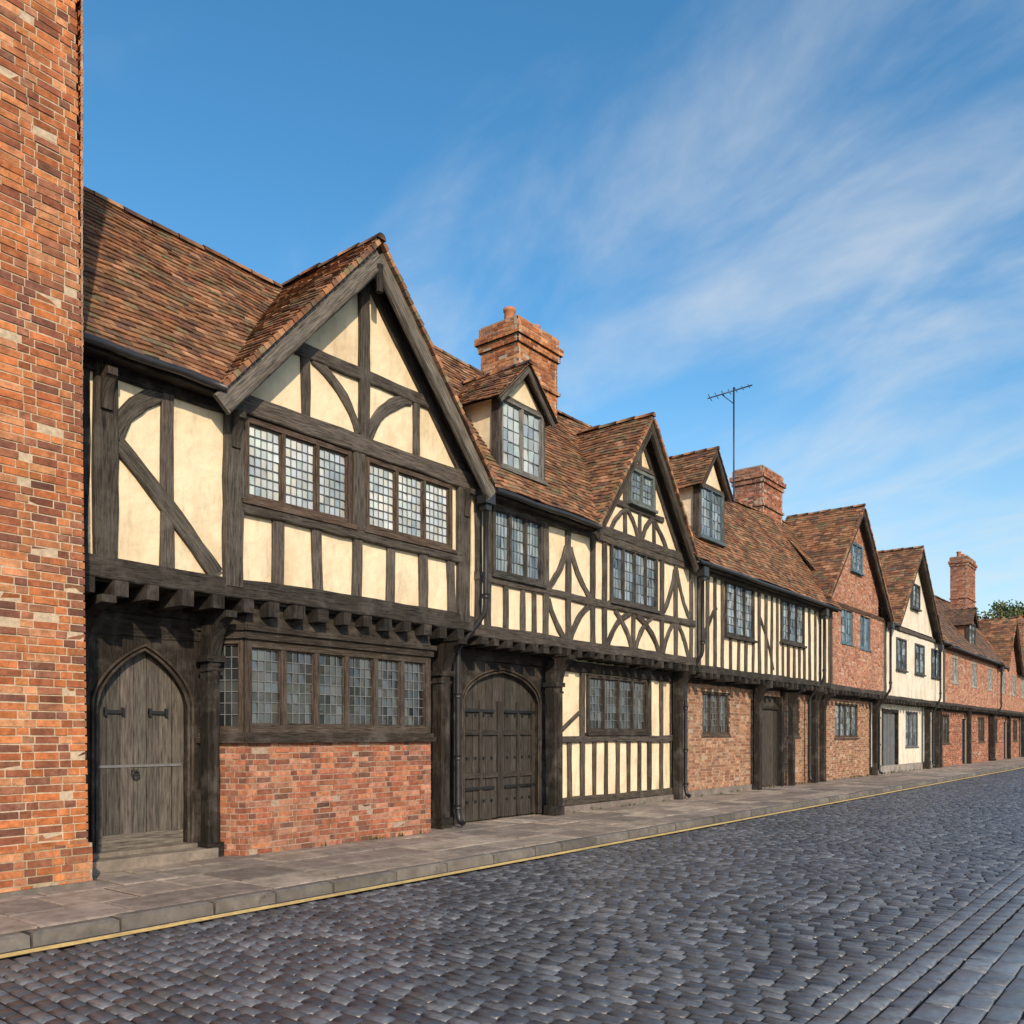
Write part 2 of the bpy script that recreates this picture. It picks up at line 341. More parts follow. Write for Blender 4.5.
def chimney(H,x0,x1,y0,y1,z0,z1,pal=PAL_A,pots=2):
    def four(a,b,c,d,e,f):
        XF[0],l=frame_xf((a,c),(b,c)); bricks(H,0,l,e,f,0,(),pal,part='chimney',thick=.1)
        XF[0],l=frame_xf((a,d),(a,c)); bricks(H,0,l,e,f,0,(),pal,part='chimney',thick=.1)
        XF[0],l=frame_xf((b,c),(b,d)); bricks(H,0,l,e,f,0,(),pal,part='chimney',thick=.1)
        XF[0]=None; box(H.p('mortar','mortar'),a+.02,b-.02,c+.02,d-.02,e,f-.005,(.25,.2,.16))
    zc=z1-.5
    four(x0,x1,y0,y1,z0,zc)
    four(x0-.05,x1+.05,y0-.05,y1+.05,zc,zc+.15); four(x0-.1,x1+.1,y0-.1,y1+.1,zc+.15,zc+.3)
    four(x0-.03,x1+.03,y0-.03,y1+.03,zc+.3,z1)
    four(x0-.05,x1+.05,y0-.05,y1+.05,z0+(zc-z0)*.55,z0+(zc-z0)*.55+.075)
    P=H.p('chimney_pots','brick',True)
    for i in range(pots):
        x=x0+(x1-x0)*(i+.5)/pots+U(-.05,.05); y=(y0+y1)/2+U(-.1,.1); h=U(.28,.42)
        vs=[];n=12; prof=[(.15,0),(.13,.05),(.11,h*.8),(.135,h*.85),(.135,h),(.09,h),(.08,h*.6)]
        for r,z in prof:
            for k in range(n): t=2*math.pi*k/n; vs.append((x+r*math.cos(t),y+r*math.sin(t),z1+z-.01))
        fs=[(i2*n+k,i2*n+(k+1)%n,(i2+1)*n+(k+1)%n,(i2+1)*n+k) for i2 in range(len(prof)-1) for k in range(n)]
        P.add(vs,fs,vary((.40,.16,.08),.3))
    box(H.p('mortar','mortar'),x0,x1,y0,y1,z1-.01,z1+.05,(.3,.26,.22))
def dormer(H,x0,x1,zb,zt,za,yf,yb,wallcol,pal='mid',n=2,fc=(.05,.055,.06),tiles=TP):
    xa=(x0+x1)/2; T=H.p('timber_frame','timber'); W=H.p('plaster_walls','plaster')
    box(W,x0+.03,x1-.03,yf+.15,yb,zb,zt,wallcol)
    window(H,x0+.05,x1-.05,zb+.05,zt-.02,yf,n,3,5,pal,fc=fc,fw=.05,sill=True)
    beam(T,x0+.03,zb-.02,x0+.03,zt,.1,yf+.0,yf+.17); beam(T,x1-.03,zb-.02,x1-.03,zt,.1,yf,yf+.17)
    o=.16; zo=zt-.12
    Ls=math.hypot(xa-x0+o,za-zo)
    for xe,sg in ((x0-o,1),(x1+o,-1)):
        slope(H,(xe,yf-.15,zo),(0,1,0),yb-yf+.15,(xa-xe,0,za-zo),Ls,.15,.1,tiles)
        beam(T,xe+sg*.04,zo-.05,xa+sg*.01,za-.1,.1,yf-.13,yf-.08)
    ridge(H,(xa,yf-.17,za+.01),(xa,yb,za+.01),.07,.3,tiles)
    prism_xz(W,[(x0,zt-.05),(x1,zt-.05),(xa,za-.12)],yf+.05,yf+.3,wallcol)
    beam(T,x0,zt,x1,zt,.09,yf+.0,yf+.15)
def body(H,x0,x1,yG,yU,zj,zE,col,yb=13.6):
    W=H.p('plaster_walls','plaster')
    box(W,x0+.01,x1-.01,yG+.22,yb,-.1,zj,col); box(W,x0+.012,x1-.012,yU+.25,yb-.01,zj-.05,zE,col)
CREAM=(.78,.66,.465); CREAM2=(.78,.69,.52); PALEW=(.74,.68,.57)
# ================================================================ brick building at left
H=House('brick_building',(1,8.75,0))
HB=10.4
lean=lambda z:(-3.5,4.215-.0135*z)
prism_xz(H.p('mortar','mortar'),[(-3.5,0.0),(4.20,0.0),(4.20-.0135*HB,HB),(-3.5,HB)],8.758,8.95,(.50,.40,.29))
bricks(H,-3.5,4.22,0.0,HB,8.75,(),PAL_L,lim=lean,bl=.235,ch=.079,jt=.015,va=.16)
bricks(H,-3.52,4.235,0.0,0.42,8.715,(),PAL_L,bl=.235,ch=.079,jt=.014,mort=(.36,.29,.2),va=.2,thick=.1)
box(H.p('mortar','mortar'),-3.5,4.0,8.96,14,0,HB,(.3,.15,.09))
XF[0],l=frame_xf((4.17,8.77),(4.04,14)); bricks(H,0,l,0,HB,0,(),PAL_L,thick=.02); XF[0]=None
box(H.p('plinth','slab'),-3.54,4.25,8.68,9.0,-.02,.04,(.16,.14,.12))
main_roof(H,-3.6,4.15,8.5,HB-.05,11.4,HB+2.0)
H.done()
# ================================================================ house 1 (big gable)
YU=9.2
H=House('timber_framed_house',(7.4,9.2,0))
T=H.p('timber_frame','timber'); W=H.p('plaster_walls','plaster')
x0,x1=4.22,10.62
body(H,x0,x1,9.85,YU,3.35,5.6,CREAM)
holes=[(6.36,8.04,4.4,5.42),(8.34,10.1,4.4,5.42)]
cells(W,x0,x1,3.35,5.65,YU+.05,YU+.25,holes,CREAM)
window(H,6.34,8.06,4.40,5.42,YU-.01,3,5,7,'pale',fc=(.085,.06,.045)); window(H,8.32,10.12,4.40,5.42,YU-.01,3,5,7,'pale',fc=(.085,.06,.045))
beam(T,4.62,3.3,4.62,5.6,.25,YU-.02); beam(T,4.36,3.3,4.36,5.6,.2,YU+.03,col=TDARK)
beam(T,6.19,3.3,6.19,5.6,.25,YU-.04); beam(T,10.4,3.3,10.4,5.7,.27,YU-.03); beam(T,8.19,4.3,8.19,5.5,.22,YU-.025)
beam(T,4.2,5.47,6.1,5.47,.2,YU-.01,col=TDARK); beam(T,5.34,3.4,5.34,5.4,.18,YU)
beam(T,4.74,4.66,5.95,3.42,.19,YU-.012,sag=.03); beam(T,4.72,4.72,5.30,5.36,.17,YU+.004,sag=.10)
beam(T,6.3,4.3,10.3,4.31,.17,YU-.035)
beam(T,6.0,5.56,10.6,5.56,.25,YU-.05)
for x in (6.83,7.48,8.18,8.84,9.5,10.13): beam(T,x+U(-.02,.02),3.4,x+U(-.03,.03),4.25,.16,YU-.005)
jetty(H,4.2,10.62,3.42,YU,9.85)
gable(H,5.82,10.78,5.56,8.36,8.88,YU,11.0,CREAM,bw=.26,bcol=(.125,.11,.095))
xa=8.3
beam(T,xa,5.66,xa,7.9,.17,YU-.02); beam(T,7.0,6.56,9.6,6.56,.17,YU-.012)
beam(T,7.3,5.66,7.3,6.5,.14,YU); beam(T,9.36,5.66,9.36,6.5,.14,YU)
beam(T,7.42,6.5,8.22,5.72,.14,YU+.004,sag=.12); beam(T,9.22,6.5,8.38,5.72,.16,YU+.004,sag=-.12)
for s in (-1,1): beam(T,xa+s*2.12,5.66,xa+s*.02,8.03,.17,YU-.008)
tube(H.p('gable_pendant','timber'),[(xa,8.9,7.62),(xa,8.9,8.0)],.05,8,TDARK)
main_roof(H,4.2,10.8,8.92,5.6,11.05,8.36,gaps=[(5.82,10.78,5.56,8.36)],sag=.03)
for x in (4.6,6.19,10.42): bracket(H,x,.12,YU,9.03,4.98,5.40,(.05,.042,.035))
# ---- ground floor
D=H.p('ground_floor_frame','timber')
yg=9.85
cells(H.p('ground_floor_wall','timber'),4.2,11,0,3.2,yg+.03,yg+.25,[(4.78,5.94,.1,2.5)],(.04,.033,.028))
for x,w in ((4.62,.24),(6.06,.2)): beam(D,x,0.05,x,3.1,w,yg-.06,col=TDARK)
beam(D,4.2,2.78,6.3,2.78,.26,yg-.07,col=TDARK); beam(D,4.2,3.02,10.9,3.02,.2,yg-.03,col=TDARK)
def arch(u,rise,pt=.35): u=min(1,abs(u)); return rise*((1-u**2.4)**.62*(1-pt)+(1-u)*pt)
def arched_door(H,x0,x1,z0,zs,rise,yf,col,planks=7,top=None,fw=.12,pt=.35):
    xm=(x0+x1)/2; hw=(x1-x0)/2; DD=H.p('door','wood_door'); n=28
    A=[(x0+(x1-x0)*i/n, zs+arch(-1+2*i/n,rise,pt)) for i in range(n+1)]
    top=top or zs+rise+.12
    S=H.p('door_surround','timber'); c=vary(TDARK)
    for i in range(n): prism_xz(S,[A[i],A[i+1],(A[i+1][0],top),(A[i][0],top)],yf,yf+.15,c)
    box(S,x0-fw,x0,yf+.003,yf+.16,z0,top,vary(TDARK)); box(S,x1,x1+fw,yf+.003,yf+.16,z0,top,vary(TDARK))
    for off,yy in ((.0,-.02),(.05,-.03)):
        pts=[(x0-off,yf+yy,z0)]+[(xm+(a-xm)*(1+off/hw),yf+yy,b+off) for a,b in A]+[(x1+off,yf+yy,z0)]
        tube(H.p('door_moulding','timber',True),pts,.02,6,(.045,.035,.028))
    for i in range(planks):
        a=x0+(x1-x0)*i/planks+.005; b=x0+(x1-x0)*(i+1)/planks-.005; y=yf+.09+U(-.005,.005)
        ps=[(a,z0)]+[(b,z0)]+[(b+(a-b)*k/5, zs+arch((b+(a-b)*k/5-xm)/hw,rise,pt)+.03) for k in range(6)]
        prism_xz(DD,ps,y,y+.05,vary(col,.3,.05))
    box(H.p('door_back','wood_door'),x0,x1,yf+.13,yf+.15,z0,zs,(.01,.01,.01))
    return xm,hw,H.p('door_ironwork','iron')
xm,hw,I=arched_door(H,4.80,5.94,.16,1.85,.66,yg-.05,(.085,.076,.066),7,top=2.66,fw=.1,pt=.45)
box(I,4.84,5.9,yg+.028,yg+.037,1.12,1.15,(.16,.16,.165))
box(H.p('door','wood_door'),4.82,5.92,yg+.027,yg+.045,.16,.34,(.14,.125,.105))
for xx,zz in ((4.93,1.75),(5.47,1.75)):
    box(I,xx,xx+.24,yg+.01,yg+.04,zz,zz+.04,(.015,.015,.015))
    box(I,xx,xx+.03,yg+.003,yg+.04,zz-.03,zz+.07,(.015,.015,.015)); box(I,xx+.21,xx+.24,yg+.003,yg+.04,zz-.03,zz+.07,(.015,.015,.015))
box(I,5.26,5.34,yg+.02,yg+.04,1.02,1.09,(.03,.03,.03))
tube(H.p('door_ring','iron',True),[(5.30+.045*math.cos(t*.7),yg+.0,1.03+.045*math.sin(t*.7)) for t in range(10)],.009,6)
box(H.p('door_step','slab'),4.5,6.12,9.42,9.9,-.02,.12,(.24,.20,.165)); box(H.p('door_step','slab'),4.7,6.0,9.68,9.92,.12,.17,(.20,.17,.14))
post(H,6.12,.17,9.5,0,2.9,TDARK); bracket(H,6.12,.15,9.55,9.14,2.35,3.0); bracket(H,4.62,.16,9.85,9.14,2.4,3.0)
# ---- bay window
pts=[(6.12,9.8),(6.42,9.3),(9.74,9.3),(10.05,9.8)]
cc=(.042,.034,.028)
for i in range(3):
    XF[0],l=frame_xf(pts[i],pts[i+1])
    bricks(H,0,l,0,1.40,0,(),PAL_B,mort=(.36,.28,.22),part='bay_brickwork')
    BF=H.p('bay_frame','timber')
    box(BF,-.05,l+.05,-.07,.2,1.40,1.47,cc); box(BF,-.03,l+.03,-.035,.2,1.47,1.53,cc)
    box(BF,-.03,l+.03,-.04,.2,2.70,2.80,cc); box(BF,-.06,l+.06,-.08,.25,2.80,2.87,cc)
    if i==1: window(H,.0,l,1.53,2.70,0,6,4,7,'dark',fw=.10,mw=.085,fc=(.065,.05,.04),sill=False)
    else: window(H,.03,l-.03,1.53,2.70,.0,1,4,7,'dark',fw=.06,fc=(.065,.05,.04),sill=False)
XF[0]=None
BM=H.p('bay_frame','timber')
BM.add([(x,y,2.875) for x,y in pts]+[(x,y,3.2) for x,y in [(6.2,9.8),(6.5,9.36),(9.72,9.36),(10.0,9.8)]],[(0,1,5,4),(1,2,6,5),(2,3,7,6),(0,1,2,3)],(.04,.033,.027))
post(H,10.3,.2,9.5,0,2.95); bracket(H,10.3,.17,9.55,9.12,2.35,3.02)
pipe(H,10.72,9.02,9.42,5.25,3.3,dx=-.22)
H.done()
# ================================================================ house 2+3
H=House('timber_framed_house',(14.6,9.2,0))
T=H.p('timber_frame','timber'); W=H.p('plaster_walls','plaster')
x0,x1=10.64,18.55
body(H,x0,x1,9.8,YU,3.3,5.5,CREAM)
holes=[(11.15,12.5,4.2,5.3),(14.85,16.7,4.2,5.33)]
cells(W,x0,x1,3.2,5.55,YU+.05,YU+.25,holes,CREAM)
fcb=(.06,.056,.052)
window(H,11.13,12.52,4.18,5.32,YU-.01,3,4,5,'mid',fc=fcb); window(H,14.83,16.72,4.18,5.35,YU-.01,4,3,5,'mid',fc=fcb)
beam(T,10.64,5.4,18.5,5.4,.2,YU-.02,col=(.07,.058,.047)); beam(T,10.7,4.08,14.3,4.08,.15,YU-.012)
for x in (10.78,11.02,12.64,13.35,14.2): beam(T,x,3.2,x,5.35,.15,YU)
for x in (11.5,11.98,12.3): beam(T,x,3.2,x,4.02,.12,YU+.003)
beam(T,13.45,3.3,14.12,4.02,.12,YU+.005,sag=.08); beam(T,12.72,3.95,13.28,3.25,.12,YU+.005,sag=-.06)
beam(T,12.72,4.15,13.3,5.0,.12,YU+.005,sag=-.08); beam(T,13.42,5.0,14.1,4.15,.12,YU+.005,sag=-.08)
beam(T,14.25,4.08,18.5,4.08,.15,YU-.012)
for x in (14.62,16.95,17.6,18.35): beam(T,x,3.2,x,5.35,.14,YU)
beam(T,14.72,3.25,15.6,4.0,.12,YU+.004,sag=.12); beam(T,16.85,3.25,15.85,4.0,.12,YU+.004,sag=-.12)
beam(T,15.72,3.2,15.72,4.0,.12,YU+.002); beam(T,15.0,4.0,15.66,3.25,.11,YU+.008,sag=.1); beam(T,16.5,4.0,15.8,3.25,.11,YU+.008,sag=-.1)
beam(T,17.0,3.3,17.5,4.0,.12,YU+.004,sag=.06); beam(T,18.2,3.3,17.7,4.0,.12,YU+.004,sag=-.06); beam(T,17.05,4.2,17.55,5.2,.11,YU+.004,sag=-.06); beam(T,18.25,4.2,17.65,5.2,.11,YU+.004,sag=.06)
jetty(H,10.64,18.6,3.3,YU,9.8,h=.2,step=.36,jl=.13)
gable(H,13.88,18.12,5.45,8.15,8.92,YU,11.1,CREAM,bw=.2,bcol=(.055,.046,.038))
xa=16.0
beam(T,14.0,5.52,18.0,5.52,.2,YU-.03)
window(H,15.5,16.5,6.3,7.02,YU-.05,2,3,4,'mid',fc=(.12,.15,.15))
beam(T,15.0,6.2,17.0,6.2,.12,YU-.005); beam(T,15.4,7.1,16.6,7.1,.11,YU-.005); beam(T,xa,7.1,xa,7.8,.12,YU)
for s in (-1,1):
    beam(T,xa+s*1.75,5.6,xa+s*.02,7.85,.15,YU-.008); beam(T,xa+s*.6,5.6,xa+s*.6,7.05,.1,YU); 
    beam(T,xa+s*.5,6.15,xa+s*1.15,5.6,.1,YU+.003,sag=s*.06); beam(T,xa+s*.08,5.6,xa+s*.5,6.12,.1,YU+.003,sag=s*.05)
beam(T,xa,5.6,xa,6.15,.1,YU)
main_roof(H,10.82,18.6,8.92,5.5,11.2,8.7,gaps=[(13.88,18.12,5.45,8.15)])
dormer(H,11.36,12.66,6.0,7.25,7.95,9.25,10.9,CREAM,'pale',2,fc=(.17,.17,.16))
chimney(H,14.1,15.5,11.0,12.0,8.0,10.1,PAL_A,3)
D=H.p('ground_floor_frame','timber')
cells(H.p('ground_floor_wall','timber'),10.66,13.7,0,3.1,9.83,10.02,[(11.0,13.1,.0,2.6)],(.04,.033,.028))
beam(D,10.64,2.88,13.7,2.88,.2,9.74,col=TDARK)
beam(D,10.82,0,10.82,2.9,.2,9.72,col=TDARK)
xm,hw,I=arched_door(H,11.0,13.12,.03,2.1,.52,9.76,(.046,.041,.036),12,top=2.78,fw=.12,pt=.2)
XX=H.p('door_battens','wood_door')
for z in (.75,1.5): box(XX,11.05,13.07,9.81,9.85,z,z+.09,vary((.04,.035,.03)))
for x in (11.04,11.5,12.0,12.08,12.56,13.0): box(XX,x,x+.07,9.805,9.853,.05,2.1,vary((.04,.035,.03)))
for i in range(9):
    for z in (.35,1.1,1.85): xx=11.2+i*.22; box(I,xx-.02,xx+.02,9.82,9.86,z-.02,z+.02,(.015,.015,.015))
for z in (.55,1.9):
    box(I,11.02,11.9,9.8,9.81,z,z+.05,(.012,.012,.012)); box(I,12.2,13.1,9.8,9.81,z,z+.05,(.012,.012,.012))
post(H,13.3,.22,9.4,0,2.9); bracket(H,13.3,.2,9.45,9.1,2.3,2.98); 
yg=9.65
cells(H.p('plaster_walls','plaster'),13.5,18.3,.25,3.0,yg+.05,yg+.25,[(14.68,17.03,1.56,2.7)],CREAM)
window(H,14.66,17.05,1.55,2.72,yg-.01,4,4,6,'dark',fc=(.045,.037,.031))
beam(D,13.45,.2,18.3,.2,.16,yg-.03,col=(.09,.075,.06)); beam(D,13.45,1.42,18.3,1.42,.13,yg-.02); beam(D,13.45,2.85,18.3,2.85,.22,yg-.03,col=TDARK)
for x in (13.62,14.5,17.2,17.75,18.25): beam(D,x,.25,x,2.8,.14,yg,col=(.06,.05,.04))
for x in (14.05,14.95,15.4,15.85,16.3,16.75,): beam(D,x,.25,x,1.38,.12,yg+.003,col=(.07,.056,.045))
beam(D,13.7,1.55,14.4,1.95,.1,yg+.005)
box(H.p('plinth','slab'),13.45,18.4,yg-.06,yg+.2,-.02,.12,(.2,.17,.15))
pipe(H,18.5,9.02,9.45,5.2,3.2,dx=.0); post(H,18.25,.18,9.42,0,2.95,cap=False); bracket(H,18.25,.16,9.45,9.1,2.3,2.98)
H.done()
# ================================================================ house 4 close-studded
H=House('timber_framed_house',(23.2,9.2,0))
T=H.p('timber_frame','timber'); W=H.p('plaster_walls','plaster')
x0,x1=18.6,27.9
body(H,x0,x1,9.75,YU,3.2,5.5,CREAM2)
cells(W,x0,x1,3.1,5.55,YU+.05,YU+.25,[(20.2,21.9,4.0,5.35),(23.85,25.6,4.15,5.35)],CREAM2)
window(H,20.18,21.92,3.98,5.36,YU-.01,3,3,6,'mid',fc=(.045,.041,.038)); window(H,23.83,25.62,4.13,5.36,YU-.01,3,3,5,'mid',fc=(.045,.041,.038))
beam(T,18.6,5.4,27.9,5.4,.18,YU-.02)
x=18.75
while x<27.9:
    zt=5.35
    for a,b,c in ((20.1,22.0,3.95),(23.75,25.7,4.1)):
        if a<x<b: zt=c
    beam(T,x,3.1,x+U(-.04,.04),zt,U(.10,.14),YU,col=(.08,.066,.053)); x+=.44+U(-.05,.05)
beam(T,18.75,3.3,19.7,4.6,.12,YU+.01,sag=.1); beam(T,22.3,4.7,23.3,3.3,.12,YU+.01,sag=.1)
jetty(H,18.62,27.9,3.15,YU,9.75,h=.18,step=.4,jl=.13)
main_roof(H,18.62,27.95,8.92,5.5,11.2,8.75,w=.2,g=.12,sag=.12)
dormer(H,18.95,20.3,6.2,7.5,8.45,9.3,11.0,CREAM2,'mid',2,fc=(.09,.13,.16))
chimney(H,27.1,28.8,11.1,12.1,8.0,10.2,PAL_B,0)
A=House('tv_aerial',(25,11.15,8.6)); AM=A.p('mast_and_elements','iron',True)
ax,ay=25.0,11.15; ac=(.03,.05,.09)
tube(AM,[(ax,ay,8.5),(ax,ay,12.1)],.025,6,ac); 
d=Vector((.62,-.70,.30)).normalized(); c0=Vector((ax,ay,12.0))-d*.85
tube(AM,[tuple(c0),tuple(c0+d*1.45)],.02,6,ac)
for i in range(7):
    q=c0+d*(.08+i*.21); l=.24-.02*i; s=Vector((.3,.25,.9)).normalized(); s=(s-d*s.dot(d)).normalized(); tube(AM,[tuple(q-s*l*.6),tuple(q+s*l*.6)],.012,5,ac)
tube(AM,[(ax,ay,11.6),tuple(Vector((ax,ay,12.0))-d*.4)],.014,5,ac)
A.done()
yg=9.7
hs=[(19.9,21.5,1.5,2.6),(23.1,25.1,0,2.62),(25.6,26.6,1.45,2.6)]
bricks(H,18.7,27.9,0,3.0,yg,hs,PAL_C,mort=(.38,.31,.24))
window(H,19.9,21.5,1.5,2.6,yg+.03,3,3,6,'dark'); window(H,25.6,26.6,1.45,2.6,yg+.03,2,3,6,'dark')
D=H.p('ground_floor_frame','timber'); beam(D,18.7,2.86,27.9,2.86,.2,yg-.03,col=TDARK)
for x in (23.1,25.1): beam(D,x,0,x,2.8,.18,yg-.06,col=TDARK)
for i in range(8): box(H.p('door','wood_door'),23.2+i*.225,23.2+(i+1)*.225-.008,yg+.12+U(-.004,.004),yg+.2,.03,2.6,vary((.055,.047,.04),.25))
box(D,23.2,25.0,yg+.05,yg+.1,2.25,2.33,TDARK)
for x in (22.85,25.35,27.3): post(H,x,.17,9.4,0,2.9,cap=False); bracket(H,x,.16,9.45,9.1,2.3,2.86)
pipe(H,26.9,9.05,9.5,5.2,3.05); box(H.p('plinth','slab'),18.6,23,yg-.05,yg+.2,-.02,.15,(.2,.17,.15))
H.done()
# ================================================================ house 5 brick gable
H=House('brick_house',(31,9.2,0))
x0,x1=27.9,34.0
body(H,x0,x1,9.75,YU,3.15,5.8,(.35,.2,.14))
PB5=[(.46,.22,.14),(.40,.17,.11),(.50,.27,.18),(.34,.145,.095),(.44,.25,.17)]
hs=[(28.95,30.2,4.55,5.75),(31.0,32.2,4.5,5.75)]
bricks(H,x0,x1,3.1,5.72,YU,hs,PB5,mort=(.45,.34,.27))
for a in hs: window(H,a[0],a[1],a[2],a[3],YU+.02,2,2,4,'mid',fc=(.10,.18,.24))
gable(H,26.95,34.1,5.75,9.27,8.92,YU,11.6,CREAM,bw=.18,bcol=(.05,.042,.038),w=.22,g=.14,inset=.95,brick=PB5,holes=[(29.95,31.1,7.05,8.0)])
window(H,29.95,31.1,7.05,8.0,YU-.06,2,2,4,'mid',fc=(.10,.18,.24))
T=H.p('timber_frame','timber'); beam(T,27.95,3.1,27.95,5.7,.16,YU-.03); beam(T,33.95,3.1,33.95,5.7,.16,YU-.03); beam(T,27.9,5.75,34,5.75,.14,YU-.03,col=(.1,.06,.04))
jetty(H,27.9,34.05,3.12,YU,9.75,h=.17,step=.42,jl=.12)
main_roof(H,27.9,34.1,8.95,5.75,11.3,8.9,w=.22,g=.14,gaps=[(26.95,34.1,5.75,9.27)])
bricks(H,27.9,34,0,2.9,9.7,[(29.9,32.4,1.4,2.6)],PAL_C); window(H,29.9,32.4,1.4,2.6,9.72,4,3,5,'mid')
beam(T,27.9,2.82,34,2.82,.16,9.66,col=TDARK)
for x in (28.05,33.8): post(H,x,.17,9.4,0,2.85,cap=False); bracket(H,x,.16,9.45,9.1,2.3,2.82)
pipe(H,34.0,9.0,9.4,5.5,3.0)
H.done()
# ================================================================ house 6 cream gable
H=House('timber_framed_house',(39,9.2,0))
x0,x1=34.0,43.7
body(H,x0,x1,9.75,YU,3.1,5.7,PALEW)
cells(H.p('plaster_walls','plaster'),x0,x1,3.0,5.8,YU+.05,YU+.25,[(35.7,37.1,4.05,5.3),(38.5,40.0,4.05,5.3),(41.3,42.8,4.05,5.3)],PALEW)
for a in ((35.7,37.1),(38.5,40.0),(41.3,42.8)): window(H,a[0],a[1],4.05,5.3,YU-.0,2,2,4,'mid',fc=(.06,.07,.08))
gable(H,34.9,42.0,5.7,9.2,8.92,YU,11.6,PALEW,bw=.2,bcol=(.05,.042,.038),w=.25,g=.16,inset=.5)
window(H,37.8,39.0,6.7,7.7,YU-.06,2,2,4,'mid',fc=(.06,.07,.08))
T=H.p('timber_frame','timber')
for x in (34.1,43.6): beam(T,x,3,x,5.7,.16,YU-.02)
beam(T,34,5.65,43.7,5.65,.14,YU-.02); jetty(H,34,43.7,3.0,YU,9.75,h=.15,step=.45,jl=.12)
main_roof(H,34.1,43.7,8.95,5.7,11.3,8.6,w=.25,g=.16,gaps=[(34.9,42.0,5.7,9.2)])
cells(H.p('plaster_walls','plaster'),x0,x1,0,2.9,9.7,9.95,[(35.5,37.6,0,2.4),(38.9,41,1,2.5)],PALEW)
window(H,38.9,41,1.0,2.5,9.72,3,3,5,'mid',fc=(.10,.11,.12)); 
for i in range(8): box(H.p('door','wood_door'),35.55+i*.25,35.55+i*.25+.24,9.78,9.82,0,2.4,vary((.12,.13,.14)))
for x in (35.45,37.65): beam(T,x,0,x,2.5,.14,9.66,col=TDARK)
beam(T,35.4,2.47,37.7,2.47,.14,9.65,col=TDARK); beam(T,34,2.8,43.7,2.8,.15,9.66,col=TDARK)
for x in (41.6,43.4): post(H,x,.22,9.35,0,2.8,cap=False); bracket(H,x,.16,9.45,9.1,2.2,2.8)
pipe(H,41.9,9.0,9.3,5.3,2.9); box(H.p('plinth','slab'),34,43.7,9.64,9.9,-.02,.3,(.3,.27,.24))
H.done()
# ================================================================ further houses
TD=[(.14,.09,.065),(.11,.075,.06),(.17,.105,.075),(.20,.105,.065)]
def far_house(name,x0,x1,zE,zR,kind,chim=None,gab=None,dark=False,dorm=None):
    H=House(name,((x0+x1)/2,9.2,0)); col=PALEW if kind=='plaster' else (.3,.15,.1); pal=TD if dark else TP
    body(H,x0,x1,9.7,YU,3.0,zE,col)
    n=max(2,int((x1-x0)/3.6)); hs=[]
    for i in range(n):
        c=x0+(x1-x0)*(i+.5)/n; hs.append((c-.65,c+.65,4.0,5.25))
    gs=[]
    for i in range(n):
        c=x0+(x1-x0)*(i+.5)/n; gs.append((c-.6,c+.6,0,2.35) if i%2 else (c-.9,c+.9,1.1,2.5))
    if kind=='brick':
        bricks(H,x0,x1,3.0,zE,YU,hs,PB5,bl=.3,ch=.1); bricks(H,x0,x1,0,2.9,9.65,gs,PAL_B,bl=.3,ch=.1)
    else:
        cells(H.p('plaster_walls','plaster'),x0,x1,3,zE,YU,YU+.2,hs,col); cells(H.p('plaster_walls','plaster'),x0,x1,0,2.9,9.65,9.85,gs,col)
    for a in hs: window(H,*a,YU+.02,2,2,4,'mid',fc=(.35,.35,.33) if kind=='brick' else (.06,.06,.06))
    for a in gs:
        if a[2]==0: box(H.p('door','wood_door'),a[0],a[1],9.75,9.85,0,2.35,(.03,.03,.04))
        else: window(H,*a,9.67,3,2,4,'dark')
    T=H.p('timber_frame','timber'); jetty(H,x0,x1,3.0,YU,9.7,h=.15,step=.5,jl=.12)
    beam(T,x0,2.75,x1,2.75,.2,9.6,col=TDARK)
    for x in (x0+.15,(x0+x1)/2,x1-.15): post(H,x,.2,9.35,0,2.75,cap=False)
    gp=[(gab[0],gab[1],zE,gab[2])] if gab else ()
    main_roof(H,x0-.05,x1+.05,8.9,zE,11.4,zR,w=.3,g=.18,pal=pal,gaps=gp,sag=.12)
    if gab: gable(H,gab[0],gab[1],zE,gab[2],8.85,YU,11.4,col,bw=.2,bcol=(.05,.04,.04),w=.3,g=.18,inset=.5,brick=PB5 if kind=='brick' else None,pal=pal)
    if dorm:
        for c in dorm: dormer(H,c-.8,c+.8,zE+.5,zE+1.7,zE+2.5,9.3,11.0,col,'mid',2,tiles=pal)
    if chim: chimney(H,*chim,PAL_B,3)
    pipe(H,x1-.1,9.0,9.4,zE-.3,2.9)
    H.done()
far_house('brick_house',43.7,57,5.6,9.2,'brick',(55,57.2,10.4,11.3,7,11.7),None,True,dorm=(50.5,))
far_house('brick_house',57,68,5.5,8.9,'brick',None,(58.5,64,8.7))
far_house('timber_framed_house',68,82,5.4,8.8,'plaster',(80,81.6,11,12,7,10.8),None,True)
far_house('brick_house',82,100,5.4,8.6,'brick',None,(84,91,8.8))
far_house('timber_framed_house',100,120,5.4,8.6,'plaster')
